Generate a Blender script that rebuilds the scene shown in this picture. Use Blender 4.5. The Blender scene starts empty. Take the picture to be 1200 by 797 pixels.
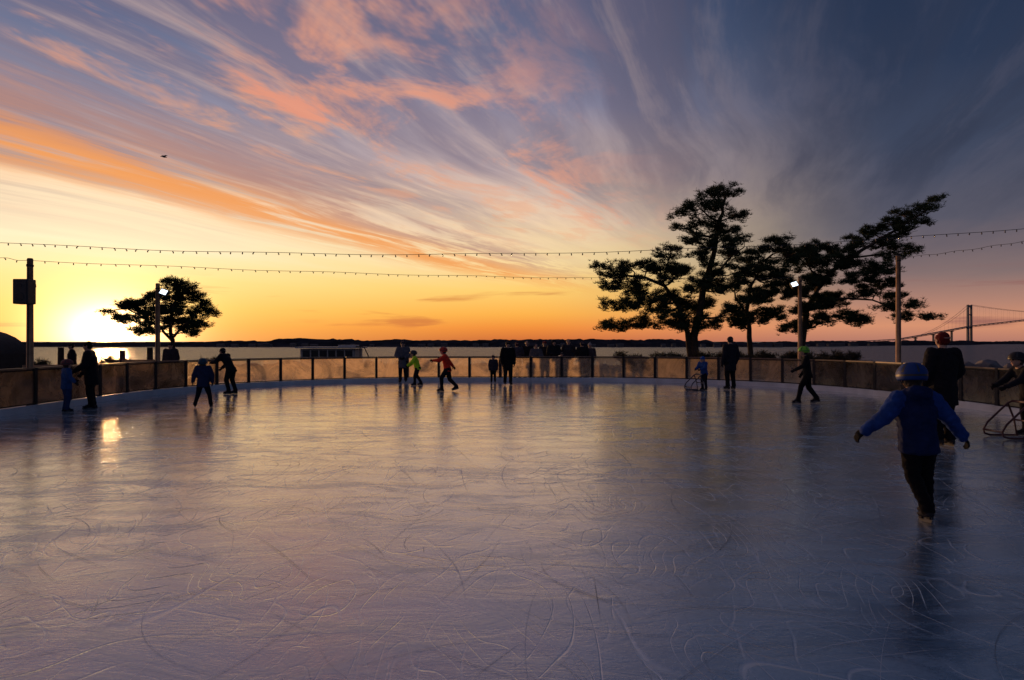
import bpy, bmesh, math, random
import numpy as np
from mathutils import Vector, Matrix, noise as mnoise
random.seed(7); rng=np.random.default_rng(7)
scene=bpy.context.scene
scene.view_settings.view_transform='Standard'
scene.view_settings.look='None'
scene.view_settings.exposure=0
def lin(c):
    return tuple(((v/255)/12.92 if v/255<=0.04045 else ((v/255+0.055)/1.055)**2.4) for v in c)+(1,)
# ------------------------------------------------------------- materials
MATS={}
def mat(name,col,rough=0.6,var=0.25,scale=8,bump=0.2,bscale=40,metal=0,spec=0.5,emis=None,es=0):
    if name in MATS: return MATS[name]
    m=bpy.data.materials.new(name); m.use_nodes=True
    nt=m.node_tree; b=nt.nodes['Principled BSDF']
    tc=nt.nodes.new('ShaderNodeTexCoord')
    n=nt.nodes.new('ShaderNodeTexNoise'); n.inputs['Scale'].default_value=scale; n.inputs['Detail'].default_value=5
    nt.links.new(tc.outputs['Object'],n.inputs['Vector'])
    r=nt.nodes.new('ShaderNodeValToRGB'); r.color_ramp.elements[0].position=0.3; r.color_ramp.elements[1].position=0.7
    r.color_ramp.elements[0].color=tuple(c*(1-var) for c in col[:3])+(1,)
    r.color_ramp.elements[1].color=tuple(min(1,c*(1+var)) for c in col[:3])+(1,)
    nt.links.new(n.outputs['Fac'],r.inputs['Fac']); nt.links.new(r.outputs['Color'],b.inputs['Base Color'])
    b.inputs['Roughness'].default_value=rough; b.inputs['Metallic'].default_value=metal
    b.inputs['Specular IOR Level'].default_value=spec
    if bump>0:
        n2=nt.nodes.new('ShaderNodeTexNoise'); n2.inputs['Scale'].default_value=bscale; n2.inputs['Detail'].default_value=3
        nt.links.new(tc.outputs['Object'],n2.inputs['Vector'])
        bp=nt.nodes.new('ShaderNodeBump'); bp.inputs['Strength'].default_value=bump; bp.inputs['Distance'].default_value=0.01
        nt.links.new(n2.outputs['Fac'],bp.inputs['Height']); nt.links.new(bp.outputs['Normal'],b.inputs['Normal'])
    if emis:
        b.inputs['Emission Color'].default_value=emis; b.inputs['Emission Strength'].default_value=es
    MATS[name]=m; return m
def newobj(name,verts,faces,mats,parent=None,smooth=False,midx=None):
    me=bpy.data.meshes.new(name); me.from_pydata([tuple(v) for v in verts],[],[tuple(f) for f in faces])
    for m in (mats if isinstance(mats,list) else [mats]): me.materials.append(m)
    if midx is not None: me.polygons.foreach_set('material_index',np.array(midx,dtype=np.int32))
    if smooth: me.polygons.foreach_set('use_smooth',np.ones(len(me.polygons),dtype=bool))
    me.update()
    o=bpy.data.objects.new(name,me); scene.collection.objects.link(o)
    if parent: o.parent=parent
    return o
def empty(name,loc=(0,0,0)):
    e=bpy.data.objects.new(name,None); e.location=loc; scene.collection.objects.link(e); e.empty_display_size=0.2; return e
class MB:
    def __init__(s): s.v=[]; s.f=[]; s.m=[]
    def add(s,v,f,m=0):
        o=len(s.v); s.v+= [tuple(p) for p in v]; s.f+=[tuple(i+o for i in q) for q in f]; s.m+=[m]*len(f)
    def box(s,c,size,rot=0,m=0,tilt=None):
        hx,hy,hz=[q/2 for q in size]; R=Matrix.Rotation(rot,3,'Z')
        if tilt: R=R@tilt
        v=[Vector(c)+R@Vector((x*hx,y*hy,z*hz)) for x in(-1,1) for y in(-1,1) for z in(-1,1)]
        s.add(v,[(0,1,3,2),(4,6,7,5),(0,4,5,1),(2,3,7,6),(0,2,6,4),(1,5,7,3)],m)
    def tube(s,pts,rad,n=8,m=0,cap=True):
        pts=[Vector(p) for p in pts]; 
        if not hasattr(rad,'__len__'): rad=[rad]*len(pts)
        base=len(s.v); up=Vector((0.13,0.21,1)).normalized()
        for i,p in enumerate(pts):
            t=(pts[min(i+1,len(pts)-1)]-pts[max(i-1,0)]).normalized()
            ref=up if abs(t.dot(up))<0.9 else Vector((1,0,0.1)).normalized()
            a=t.cross(ref).normalized(); b=t.cross(a)
            for k in range(n):
                th=2*math.pi*k/n; s.v.append(tuple(p+(a*math.cos(th)+b*math.sin(th))*rad[i]))
        for i in range(len(pts)-1):
            for k in range(n):
                s.f.append((base+i*n+k,base+i*n+(k+1)%n,base+(i+1)*n+(k+1)%n,base+(i+1)*n+k)); s.m.append(m)
        if cap:
            s.f.append(tuple(base+k for k in range(n))); s.m.append(m)
            s.f.append(tuple(base+(len(pts)-1)*n+k for k in reversed(range(n)))); s.m.append(m)
    def obj(s,name,mats,parent=None,smooth=False): return newobj(name,s.v,s.f,mats,parent,smooth,s.m)

# ------------------------------------------------------------- world sky
SUN_AZ=-0.531; SUN_EL=math.radians(1.0)
w=bpy.data.worlds.new("World"); scene.world=w; w.use_nodes=True
nt=w.node_tree; nt.nodes.clear(); L=nt.links
def setin(sock,v):
    if isinstance(v,bpy.types.NodeSocket): L.new(v,sock)
    else: sock.default_value=v
def M(op,*a,clamp=False):
    n=nt.nodes.new('ShaderNodeMath'); n.operation=op; n.use_clamp=clamp
    for i,x in enumerate(a): setin(n.inputs[i],x)
    return n.outputs[0]
def ADD(a,b): return M('ADD',a,b)
def SUB(a,b): return M('SUBTRACT',a,b)
def MUL(a,b): return M('MULTIPLY',a,b)
def SS(x,lo,hi,o0=0.0,o1=1.0):
    n=nt.nodes.new('ShaderNodeMapRange'); n.interpolation_type='SMOOTHSTEP'
    setin(n.inputs['Value'],x); n.inputs['From Min'].default_value=lo; n.inputs['From Max'].default_value=hi
    n.inputs['To Min'].default_value=o0; n.inputs['To Max'].default_value=o1; return n.outputs['Result']
def BAND(x,c,wd):
    d=M('DIVIDE',SUB(x,c),wd); return M('POWER',2.71828,MUL(MUL(d,d),-1.0))
def MIX(f,a,b,blend='MIX'):
    n=nt.nodes.new('ShaderNodeMix'); n.data_type='RGBA'; n.blend_type=blend
    setin(n.inputs[0],f); setin(n.inputs[6],a); setin(n.inputs[7],b); return n.outputs[2]
def XYZ(x,y,z=0.0):
    n=nt.nodes.new('ShaderNodeCombineXYZ'); setin(n.inputs[0],x); setin(n.inputs[1],y); setin(n.inputs[2],z); return n.outputs[0]
def NOI(vec,scale=1,detail=6,rough=0.55,dist=0.0):
    n=nt.nodes.new('ShaderNodeTexNoise'); L.new(vec,n.inputs['Vector']); n.inputs['Scale'].default_value=scale
    n.inputs['Detail'].default_value=detail; n.inputs['Roughness'].default_value=rough; n.inputs['Distortion'].default_value=dist; return n.outputs['Fac']
def RAMP(x,els):
    n=nt.nodes.new('ShaderNodeValToRGB'); cr=n.color_ramp
    cr.elements[0].position=els[0][0]; cr.elements[0].color=lin(els[0][1])
    cr.elements[1].position=els[-1][0]; cr.elements[1].color=lin(els[-1][1])
    for p,c in els[1:-1]:
        e=cr.elements.new(p); e.color=lin(c)
    setin(n.inputs[0],x); return n.outputs[0]
tc=nt.nodes.new('ShaderNodeTexCoord'); sp=nt.nodes.new('ShaderNodeSeparateXYZ'); L.new(tc.outputs['Generated'],sp.inputs[0])
X,Y,Z=sp.outputs
hyp=M('SQRT',ADD(MUL(X,X),MUL(Y,Y))); e=M('DIVIDE',Z,M('MAXIMUM',hyp,0.001))
az=M('ARCTAN2',X,Y)
inv=M('DIVIDE',1.0,M('MAXIMUM',Z,0.02)); PX=MUL(X,inv); PY=MUL(Y,inv)
th=math.radians(22)
c0=SUB(MUL(PX,math.cos(th)),MUL(PY,math.sin(th))); a0=ADD(MUL(PX,math.sin(th)),MUL(PY,math.cos(th)))
wn=NOI(XYZ(MUL(c0,0.5),MUL(a0,0.20),3.1),1,3,0.5)
c=ADD(c0,MUL(SUB(wn,0.5),1.1))
fz=NOI(XYZ(MUL(c,7.0),MUL(a0,2.2),21.0),1,4,0.65)
ewob=ADD(e,MUL(SUB(NOI(XYZ(MUL(c0,0.8),MUL(a0,0.25),9.0),1,4,0.6),0.5),SS(e,0.05,0.25,0.0,0.17)))
Lr=RAMP(ewob,[(0.0,(248,168,78)),(0.02,(255,186,82)),(0.045,(255,205,104)),(0.085,(255,226,148)),(0.125,(255,238,196)),(0.17,(255,228,190)),(0.22,(244,196,154)),(0.275,(196,168,162)),(0.335,(138,138,160)),(0.42,(88,104,140)),(0.6,(56,76,114)),(1.0,(36,60,98))])
Cr=RAMP(ewob,[(0.0,(206,110,58)),(0.02,(242,144,60)),(0.04,(252,178,76)),(0.075,(255,207,112)),(0.115,(252,222,162)),(0.175,(242,210,178)),(0.25,(204,180,174)),(0.34,(144,142,166)),(0.425,(98,110,142)),(0.5,(74,91,127)),(1.0,(36,60,98))])
Rr=RAMP(ewob,[(0.0,(180,122,106)),(0.02,(214,146,112)),(0.05,(176,130,114)),(0.085,(130,110,110)),(0.15,(88,87,102)),(0.26,(61,70,93)),(0.36,(43,56,82)),(0.5,(36,49,75)),(1.0,(28,44,72))])
Br=RAMP(e,[(0.0,(60,72,96)),(0.1,(66,78,104)),(0.3,(52,74,106)),(1.0,(32,52,84))])
col=MIX(SS(az,-0.62,0.05),Lr,Cr)
col=MIX(SS(az,0.0,0.52),col,Rr)
col=MIX(SS(M('ABSOLUTE',az),0.8,1.9),col,Br)
front=SS(M('ABSOLUTE',az),0.9,1.6,1.0,0.0)
left=SS(az,-0.1,0.5,1.0,0.0)
s1=NOI(XYZ(MUL(c,1.5),MUL(a0,0.17),0.0),1,6,0.62,0.15)
s2=ADD(NOI(XYZ(MUL(c,4.2),MUL(a0,0.50),5.0),1,5,0.66,0.25),MUL(SUB(fz,0.5),0.22))
s3=ADD(NOI(XYZ(MUL(c,2.4),MUL(a0,1.1),11.0),1,5,0.66,0.4),MUL(SUB(fz,0.5),0.25))
up=SS(e,0.10,0.26)
t1=SS(s1,0.40,0.62)
gcol=MIX(left,lin((50,56,76)),lin((116,106,128)))
col=MIX(MUL(MUL(t1,up),0.66),col,gcol)
gb=MUL(MUL(BAND(c,-2.45,0.65),SS(s2,0.36,0.60)),MUL(SS(e,0.14,0.26),left))
col=MIX(MUL(gb,0.65),col,lin((126,116,136)))
col=MIX(MUL(MUL(SS(s2,0.48,0.70),up),MIX(left,(0.12,)*3+(1,),(0.32,)*3+(1,))),col,MIX(left,lin((116,110,126)),lin((228,196,180))))
ob=MUL(MUL(BAND(c,-3.75,0.60),SS(s2,0.32,0.58)),MUL(SS(e,0.055,0.11),left))
col=MIX(MUL(ob,0.9),col,lin((242,154,78)))
ob2=MUL(MUL(BAND(c,-3.0,0.45),SS(s2,0.40,0.6)),MUL(SS(e,0.06,0.13),left))
col=MIX(MUL(ob2,0.65),col,lin((164,126,126)))
ob3=MUL(MUL(BAND(c,-2.2,0.5),SS(s3,0.48,0.64)),MUL(SS(e,0.10,0.16),left))
col=MIX(MUL(ob3,0.5),col,lin((238,166,122)))
pb=MUL(MUL(BAND(c,-1.35,0.42),SS(s3,0.44,0.64)),SS(e,0.12,0.2))
col=MIX(MUL(pb,0.72),col,lin((234,160,128)))
pk=MUL(MUL(SS(s3,0.58,0.70),SS(e,0.2,0.32)),MUL(left,BAND(c,-1.9,0.7)))
col=MIX(MUL(pk,0.75),col,lin((236,150,120)))
lb=NOI(XYZ(MUL(az,3.2),MUL(e,34.0),2.0),1,5,0.55,0.3)
lm=MUL(MUL(SS(lb,0.55,0.66),SS(e,0.008,0.02)),SS(e,0.06,0.1,1.0,0.0))
col=MIX(MUL(MUL(lm,0.75),front),col,MIX(left,lin((140,90,88)),lin((206,116,62))))
sd=(math.sin(SUN_AZ)*math.cos(SUN_EL),math.cos(SUN_AZ)*math.cos(SUN_EL),math.sin(SUN_EL)*0.75)
dx=SUB(X,sd[0]); dy=SUB(Y,sd[1]); dz=SUB(Z,sd[2])
ang=M('SQRT',ADD(ADD(MUL(dx,dx),MUL(dy,dy)),MUL(MUL(dz,dz),2.2)))
g1=M('POWER',2.71828,MUL(ang,-34.0)); g2=M('POWER',2.71828,MUL(ang,-6.5))
def sc(colr,f):
    n=nt.nodes.new('ShaderNodeVectorMath'); n.operation='SCALE'; setin(n.inputs[0],colr); setin(n.inputs['Scale'],f); return n.outputs[0]
def vadd(a,b):
    n=nt.nodes.new('ShaderNodeVectorMath'); n.operation='ADD'; setin(n.inputs[0],a); setin(n.inputs[1],b); return n.outputs[0]
rgb=nt.nodes.new('ShaderNodeRGB'); rgb.outputs[0].default_value=(1,0.62,0.28,1)
col=vadd(col,sc(rgb.outputs[0],ADD(MUL(g1,13.0),MUL(g2,0.22))))
sky=nt.nodes.new('ShaderNodeTexSky'); sky.sky_type='NISHITA'; sky.sun_disc=False; sky.sun_elevation=SUN_EL; sky.sun_rotation=SUN_AZ
col=vadd(col,sc(sky.outputs[0],0.003))
bg=nt.nodes.new('ShaderNodeBackground'); L.new(col,bg.inputs[0]); bg.inputs[1].default_value=1.0
wo=nt.nodes.new('ShaderNodeOutputWorld'); L.new(bg.outputs[0],wo.inputs[0])
sl=bpy.data.lights.new('sun','SUN'); sl.energy=2.0; sl.angle=math.radians(2.0); sl.color=(1,0.50,0.20)
so=bpy.data.objects.new('sun',sl); scene.collection.objects.link(so)
sdv=Vector((math.sin(SUN_AZ)*math.cos(SUN_EL),math.cos(SUN_AZ)*math.cos(SUN_EL),math.sin(SUN_EL)))
so.rotation_euler=sdv.to_track_quat('Z','Y').to_euler(); so.location=sdv*50
# ------------------------------------------------------------- camera
cam=bpy.data.cameras.new('camera'); co=bpy.data.objects.new('camera',cam); scene.collection.objects.link(co)
co.location=(0,0,1.6); co.rotation_euler=(math.radians(90.1),0,0); cam.lens=24; cam.sensor_width=36; cam.clip_end=30000; scene.camera=co

# ------------------------------------------------------------- rink outline
HW=10.8; Y0=-14; Y1=27.1; R=8.5
def outline(off=0.0,step=0.25):
    pts=[]; hw=HW+off; r=R+off; y1=Y1+off; y0=Y0-off
    def line(a,b):
        n=max(1,int(math.dist(a,b)/step))
        for i in range(n): pts.append((a[0]+(b[0]-a[0])*i/n,a[1]+(b[1]-a[1])*i/n))
    def arc(cx,cy,a0,a1):
        n=max(2,int(abs(a1-a0)*r/step))
        for i in range(n):
            t=a0+(a1-a0)*i/n; pts.append((cx+r*math.cos(t),cy+r*math.sin(t)))
    line((hw,y0+r),(hw,y1-r)); arc(hw-r,y1-r,0,math.pi/2); line((hw-r,y1),(-hw+r,y1)); arc(-hw+r,y1-r,math.pi/2,math.pi)
    line((-hw,y1-r),(-hw,y0+r)); arc(-hw+r,y0+r,math.pi,1.5*math.pi); line((-hw+r,y0),(hw-r,y0)); arc(hw-r,y0+r,1.5*math.pi,2*math.pi)
    return pts
def ice_material():
    m=bpy.data.materials.new('ice'); m.use_nodes=True; t=m.node_tree; b=t.nodes['Principled BSDF']; K=t.links
    tcn=t.nodes.new('ShaderNodeTexCoord')
    def mp(s,rot=0):
        n=t.nodes.new('ShaderNodeMapping'); n.inputs['Scale'].default_value=s; n.inputs['Rotation'].default_value=(0,0,rot); K.new(tcn.outputs['Object'],n.inputs[0]); return n.outputs[0]
    def no(v,sc,d=6,r=0.6,di=0):
        n=t.nodes.new('ShaderNodeTexNoise'); K.new(v,n.inputs['Vector']); n.inputs['Scale'].default_value=sc; n.inputs['Detail'].default_value=d; n.inputs['Roughness'].default_value=r; n.inputs['Distortion'].default_value=di; return n.outputs['Fac']
    def mr(x,a,b_,c_,d_):
        n=t.nodes.new('ShaderNodeMapRange'); K.new(x,n.inputs[0]); n.inputs[1].default_value=a; n.inputs[2].default_value=b_; n.inputs[3].default_value=c_; n.inputs[4].default_value=d_; return n.outputs[0]
    def ma(op,a,b_):
        n=t.nodes.new('ShaderNodeMath'); n.operation=op
        for i,x in enumerate((a,b_)):
            if isinstance(x,bpy.types.NodeSocket): K.new(x,n.inputs[i])
            else: n.inputs[i].default_value=x
        return n.outputs[0]
    big=no(mp((0.20,0.55,1)),1.0,6,0.68,0.8)
    mid=no(mp((0.7,1.6,1),0.15),1.5,7,0.72,1.0)
    fine=no(mp((5,9,1),-0.3),6,5,0.7,0.6)
    lines=None
    for sc_,rt,wd in ((0.55,0.4,0.009),(0.9,1.7,0.011),(1.5,2.6,0.013)):
        n1=no(mp((sc_,sc_*0.45,1),rt),1.0,1.5,0.4,0.3)
        fr=ma('FRACT',ma('MULTIPLY',n1,16),0)
        d=ma('ABSOLUTE',ma('SUBTRACT',fr,0.5),0)
        l=mr(d,0.0,wd*4,1,0)
        msk=mr(no(mp((1,1,1),rt*2),1.1,4),0.44,0.58,0,1)
        l=ma('MULTIPLY',l,msk)
        lines=l if lines is None else ma('MAXIMUM',lines,l)
    wet=mr(big,0.42,0.56,0,1)       # 0 = polished melt patches, 1 = skated snow-dusted ice
    frost=mr(mid,0.46,0.57,0,1)
    rp=t.nodes.new('ShaderNodeValToRGB'); rp.color_ramp.elements[0].color=(0.03,0.085,0.14,1); rp.color_ramp.elements[1].color=(0.29,0.44,0.56,1)
    mixv=ma('ADD',ma('MULTIPLY',wet,0.35),ma('ADD',ma('MULTIPLY',frost,0.42),ma('MULTIPLY',mr(fine,0.35,0.7,0,1),0.3)))
    K.new(mixv,rp.inputs[0])
    mx=t.nodes.new('ShaderNodeMix'); mx.data_type='RGBA'; K.new(ma('MULTIPLY',lines,0.6),mx.inputs[0]); K.new(rp.outputs[0],mx.inputs[6]); mx.inputs[7].default_value=(0.60,0.72,0.80,1)
    K.new(mx.outputs[2],b.inputs['Base Color'])
    ro=ma('ADD',ma('ADD',0.06,ma('MULTIPLY',frost,0.14)),ma('ADD',ma('MULTIPLY',wet,0.06),ma('MULTIPLY',lines,0.25)))
    K.new(ro,b.inputs['Roughness']); b.inputs['IOR'].default_value=2.6; b.inputs['Specular IOR Level'].default_value=0.5
    K.new(ma('SUBTRACT',1.0,ma('MULTIPLY',ma('MULTIPLY',frost,wet),0.55)),b.inputs['Coat Weight']); b.inputs['Coat IOR'].default_value=2.2
    K.new(ma('ADD',0.05,ma('MULTIPLY',frost,0.12)),b.inputs['Coat Roughness'])
    h=ma('ADD',ma('MULTIPLY',mid,1.0),ma('ADD',ma('MULTIPLY',fine,0.22),ma('MULTIPLY',lines,-0.25)))
    bp=t.nodes.new('ShaderNodeBump'); bp.inputs['Strength'].default_value=0.45; bp.inputs['Distance'].default_value=0.012
    K.new(h,bp.inputs['Height']); K.new(bp.outputs['Normal'],b.inputs['Normal']); K.new(bp.outputs['Normal'],b.inputs['Coat Normal'])
    return m
pts=outline(0.0)
newobj('ice_rink',[(x,y,0) for x,y in pts],[tuple(range(len(pts)))],ice_material())
def skate_marks():
    V=[];F=[]
    for i in range(1500):
        x=rng.uniform(-9.5,9.5); y=rng.uniform(0.5,24) if i%3==0 else rng.uniform(1.0,10); a=rng.uniform(0,6.28)
        Ln=rng.uniform(0.12,2.0); k=rng.normal(0,0.45)/max(0.5,Ln*0.5); wd=rng.uniform(0.0010,0.0042); n=12
        base=len(V); ok=True; P=[]
        for j in range(n+1):
            s=Ln/n; x+=math.cos(a)*s; y+=math.sin(a)*s; a+=k*s
            if abs(x)>9.8 or y>24 or y<-10: ok=False;break
            ww=wd*math.sin(math.pi*(j+0.3)/(n+0.6)); P.append((x-math.sin(a)*ww,y+math.cos(a)*ww,0.0035+i*2e-6)); P.append((x+math.sin(a)*ww,y-math.cos(a)*ww,0.0035+i*2e-6))
        if not ok: continue
        V+=P
        for j in range(n): F.append((base+2*j,base+2*j+1,base+2*j+3,base+2*j+2))
    m=bpy.data.materials.new('skate_cut'); m.use_nodes=True; t=m.node_tree; b=t.nodes['Principled BSDF']
    n=t.nodes.new('ShaderNodeTexNoise'); n.inputs['Scale'].default_value=0.9; tcn=t.nodes.new('ShaderNodeTexCoord'); t.links.new(tcn.outputs['Object'],n.inputs[0])
    r=t.nodes.new('ShaderNodeValToRGB'); r.color_ramp.elements[0].position=0.42; r.color_ramp.elements[1].position=0.50
    r.color_ramp.elements[0].color=(0.06,0.09,0.13,1); r.color_ramp.elements[1].color=(0.68,0.76,0.82,1)
    t.links.new(n.outputs['Fac'],r.inputs[0]); t.links.new(r.outputs[0],b.inputs['Base Color']); b.inputs['Roughness'].default_value=0.4
    b.inputs['Alpha'].default_value=0.5
    newobj('skate_marks',V,F,m)
skate_marks()
# ------------------------------------------------------------- ground & sea
def edge(x): return 47+5*mnoise.noise(Vector((x*0.03,1.3,0)))+1.5*mnoise.noise(Vector((x*0.2,4.3,0)))
xs=sorted(set(list(np.linspace(-2500,-120,12))+list(np.linspace(-120,120,121))+list(np.linspace(120,2500,12))))
ys=[-3000,-600,-150,-60,-40]+list(np.linspace(-34,40,38))+list(np.linspace(41.5,75,34))
V=[];F=[]
for y in ys:
    for x in xs:
        z=-0.10-max(0,y-edge(x))*0.33; z=max(z,-6)
        inside=abs(x)<18 and -21<y<35
        if not inside: z+=0.05*mnoise.noise(Vector((x*0.3,y*0.3,0)))-0.03
        V.append((x,y,z))
nx=len(xs)
for j in range(len(ys)-1):
    for i in range(nx-1): F.append((j*nx+i,j*nx+i+1,(j+1)*nx+i+1,(j+1)*nx+i))
newobj('ground',V,F,mat('winter_grass',(0.055,0.050,0.035),0.95,0.45,1.2,0.8,6,spec=0.1),smooth=True)
# paved walkway that runs around the outside of the rink
ri=outline(0.12,0.6); ro_=outline(4.6,0.6)
pv=outline(4.6,0.5)
newobj('pavement',[(x,y,-0.035) for x,y in pv],[tuple(range(len(pv)))],mat('damp_concrete',(0.34,0.31,0.29),0.38,0.3,0.8,0.3,14,spec=0.5))
kb_=MB(); n_=len(pv)
for i in range(n_):
    a=Vector((*pv[i],0)); b=Vector((*pv[(i+1)%n_],0)); d=b-a; kb_.box((a+b)/2+Vector((0,0,-0.05)),(d.length-0.006,0.12,0.10),math.atan2(d.y,d.x))
kb_.obj('pavement_edging',mat('edging_stone',(0.22,0.21,0.20),0.8,0.2,4,0.3,20))
def sea_mat():
    m=bpy.data.materials.new('sea_water'); m.use_nodes=True; t=m.node_tree; b=t.nodes['Principled BSDF']; K=t.links
    tcn=t.nodes.new('ShaderNodeTexCoord'); mp=t.nodes.new('ShaderNodeMapping'); mp.inputs['Scale'].default_value=(0.25,0.25,1); K.new(tcn.outputs['Object'],mp.inputs[0])
    n=t.nodes.new('ShaderNodeTexNoise'); n.inputs['Scale'].default_value=1.0; n.inputs['Detail'].default_value=5; n.inputs['Roughness'].default_value=0.65; K.new(mp.outputs[0],n.inputs[0])
    bp=t.nodes.new('ShaderNodeBump'); bp.inputs['Strength'].default_value=1; bp.inputs['Distance'].default_value=2.2; K.new(n.outputs['Fac'],bp.inputs['Height']); K.new(bp.outputs[0],b.inputs['Normal'])
    b.inputs['Base Color'].default_value=(0.030,0.042,0.062,1); b.inputs['Roughness'].default_value=0.3; b.inputs['IOR'].default_value=1.33; b.inputs['Specular IOR Level'].default_value=0.3
    return m
newobj('sea',[(-9000,-9000,-4),(9000,-9000,-4),(9000,9000,-4),(-9000,9000,-4)],[(0,1,2,3)],sea_mat())
def far_shore():
    V=[];F=[];n=1100;rows=6
    for j in range(rows):
        for i in range(n):
            u=i/(n-1); x=-1500+3400*u; d=640+j*14+60*mnoise.noise(Vector((x*0.004,0,2)))+ (0 if x<250 else (x-250)*0.9)
            h=2.0+2.6*mnoise.noise(Vector((x*0.006,3,0)))+1.6*mnoise.noise(Vector((x*0.03,7,0)))
            if -240<x<200: h+=1.9
            if x<-250: h-=0.9
            h=max(h,0.9)
            jit=1.1*mnoise.noise(Vector((x*0.22,j*3.1,0)))+0.8*mnoise.noise(Vector((x*0.7,j*5.1,0)))
            prof=[-0.6,0.25,0.7,0.95,1.0,0.6][j]
            V.append((x,d,-4+max(-0.5,prof*(h+4)*0.9+(jit if j>0 else 0))))
    for j in range(rows-1):
        for i in range(n-1): F.append((j*n+i,j*n+i+1,(j+1)*n+i+1,(j+1)*n+i))
    newobj('distant_wooded_shore',V,F,mat('hazed_distant_trees',(0.030,0.032,0.040),0.95,0.5,0.05,0,1,spec=0.0))  # distance haze is put into the base colour as a bluish dark grey
    mb=MB()
    for i in range(46):
        x=rng.uniform(-330,420); s=rng.uniform(3,7); y=628+60*mnoise.noise(Vector((x*0.004,0,2)))+(0 if x<250 else (x-250)*0.9)
        h=rng.uniform(1.4,2.6); mb.box((x,y,-3.6+h/2),(s,5,h),m=0)
        p=[(x-s/2-.3,y-2.8,-3.6+h),(x+s/2+.3,y-2.8,-3.6+h),(x+s/2+.3,y+2.8,-3.6+h),(x-s/2-.3,y+2.8,-3.6+h),(x-s/2-.3,y,-2.6+h),(x+s/2+.3,y,-2.6+h)]
        mb.add(p,[(0,1,5,4),(2,3,4,5),(0,4,3),(1,2,5)],1)
    mb.obj('distant_houses',[mat('far_wall',(0.12,0.11,0.11),0.8,0.2,0.1,0),mat('far_roof',(0.04,0.04,0.045),0.8,0.2,0.1,0)])
far_shore()
# ------------------------------------------------------------- suspension bridge
def bridge():
    e_=empty('suspension_bridge',(0,0,0))
    st=mat('hazed_bridge_steel',(0.15,0.16,0.19),0.9,0.1,0.05,0,spec=0.0)  # aerial haze painted into the steel: paler, bluish base colour so it fades
    deck=MB(); pth=[(745,1540,2),(800,1535,2.5),(862,1528,6),(937,1518,20),(1012,1510,35),(1130,1500,49),(1250,1490,56),(1400,1478,60),(1560,1464,56),(1700,1452,44)]
    for a,b in zip(pth[:-1],pth[1:]):
        a=Vector(a);b=Vector(b);d=(b-a); L_=d.length; mid=(a+b)/2
        R_=d.to_track_quat('X','Z').to_matrix()
        for (wy,hz,dz) in ((16,1.3,0),(14,0.5,-2.6)):
            hx=L_/2; v=[mid+Vector((0,0,dz))+R_@Vector((x*hx,y*wy/2,z*hz/2)) for x in(-1,1) for y in(-1,1) for z in(-1,1)]
            deck.add(v,[(0,1,3,2),(4,6,7,5),(0,4,5,1),(2,3,7,6),(0,2,6,4),(1,5,7,3)])
        nn=int(L_/9)
        for k in range(nn):
            p=a+d*(k/nn); q=a+d*((k+1)/nn)
            deck.tube([p+Vector((0,-7,-0.8)),(p+q)/2+Vector((0,-7,-2.6)),q+Vector((0,-7,-0.8))],0.25,4)
    deck.obj('deck',st,e_)
    tw=MB()
    for (tx,ty,top) in ((1012,1510,82),(1500,1469,90)):
        for s in(-1,1):
            tw.add([Vector((tx+s*(7.0)+dx*1.6*(1.15 if z<0 else 0.8),ty+s*5+dy*2.4,z)) for dx in(-1,1) for dy in(-1,1) for z in(-4,top)],[(0,1,3,2),(4,6,7,5),(0,4,5,1),(2,3,7,6),(0,2,6,4),(1,5,7,3)])
        for zz,h in ((top-3,3.0),(top-22,2.2),(31,2.8)):
            tw.box((tx,ty,zz),(14,4,h),rot=0.53)
        for s in(-1,1):
            tw.add([(tx+s*6,ty+s*4-1.5,top-5),(tx+s*1.5,ty+s*1-1.5,top-5),(tx+s*6,ty+s*4-1.5,top-11),(tx+s*6,ty+s*4+1.5,top-5),(tx+s*1.5,ty+s*1+1.5,top-5),(tx+s*6,ty+s*4+1.5,top-11)],[(0,1,2),(3,5,4),(0,3,4,1),(1,4,5,2),(2,5,3,0)])
        tw.box((tx,ty,-2),(30,18,6),rot=0.2)
    tw.obj('towers',st,e_)
    pr=MB()
    for x,y,z in ((862,1528,4),(900,1523,11),(937,1518,18),(975,1514,26),(800,1535,2),(1600,1460,52),(1650,1456,47)):
        for s in(-1,1): pr.box((x+s*1.2,y+s*4,(z-5)/2),(1.5,2.0,z+3))
        pr.box((x,y,z-2.5),(4,11,1.6))
    pr.obj('piers',st,e_)
    cb=MB()
    def dz(x):
        for (a,b) in zip(pth[:-1],pth[1:]):
            if a[0]<=x<=b[0]: return a[2]+(b[2]-a[2])*(x-a[0])/(b[0]-a[0])
        return 4
    def yy(x): return 1510-(x-1012)*0.084
    for s in(-6,6):
        m1=[(1012-105*t,yy(1012-105*t)+s,82*(1-t)+14*t-16*4*t*(1-t)*0.5) for t in np.linspace(0,1,14)]
        m2=[(1012+488*t,yy(1012+488*t)+s,82+8*t-24*4*t*(1-t)) for t in np.linspace(0,1,40)]
        m3=[(1500+190*t,yy(1500+190*t)+s,90*(1-t)+46*t-14*4*t*(1-t)*0.5) for t in np.linspace(0,1,16)]
        for m_ in(m1,m2,m3):
            cb.tube(m_,0.32,5)
            for p in m_[1:-1]:
                if p[2]>dz(p[0])+1: cb.tube([p,(p[0],p[1],dz(p[0]))],0.07,3,cap=False)
    cb.obj('cables',st,e_)
bridge()
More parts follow.
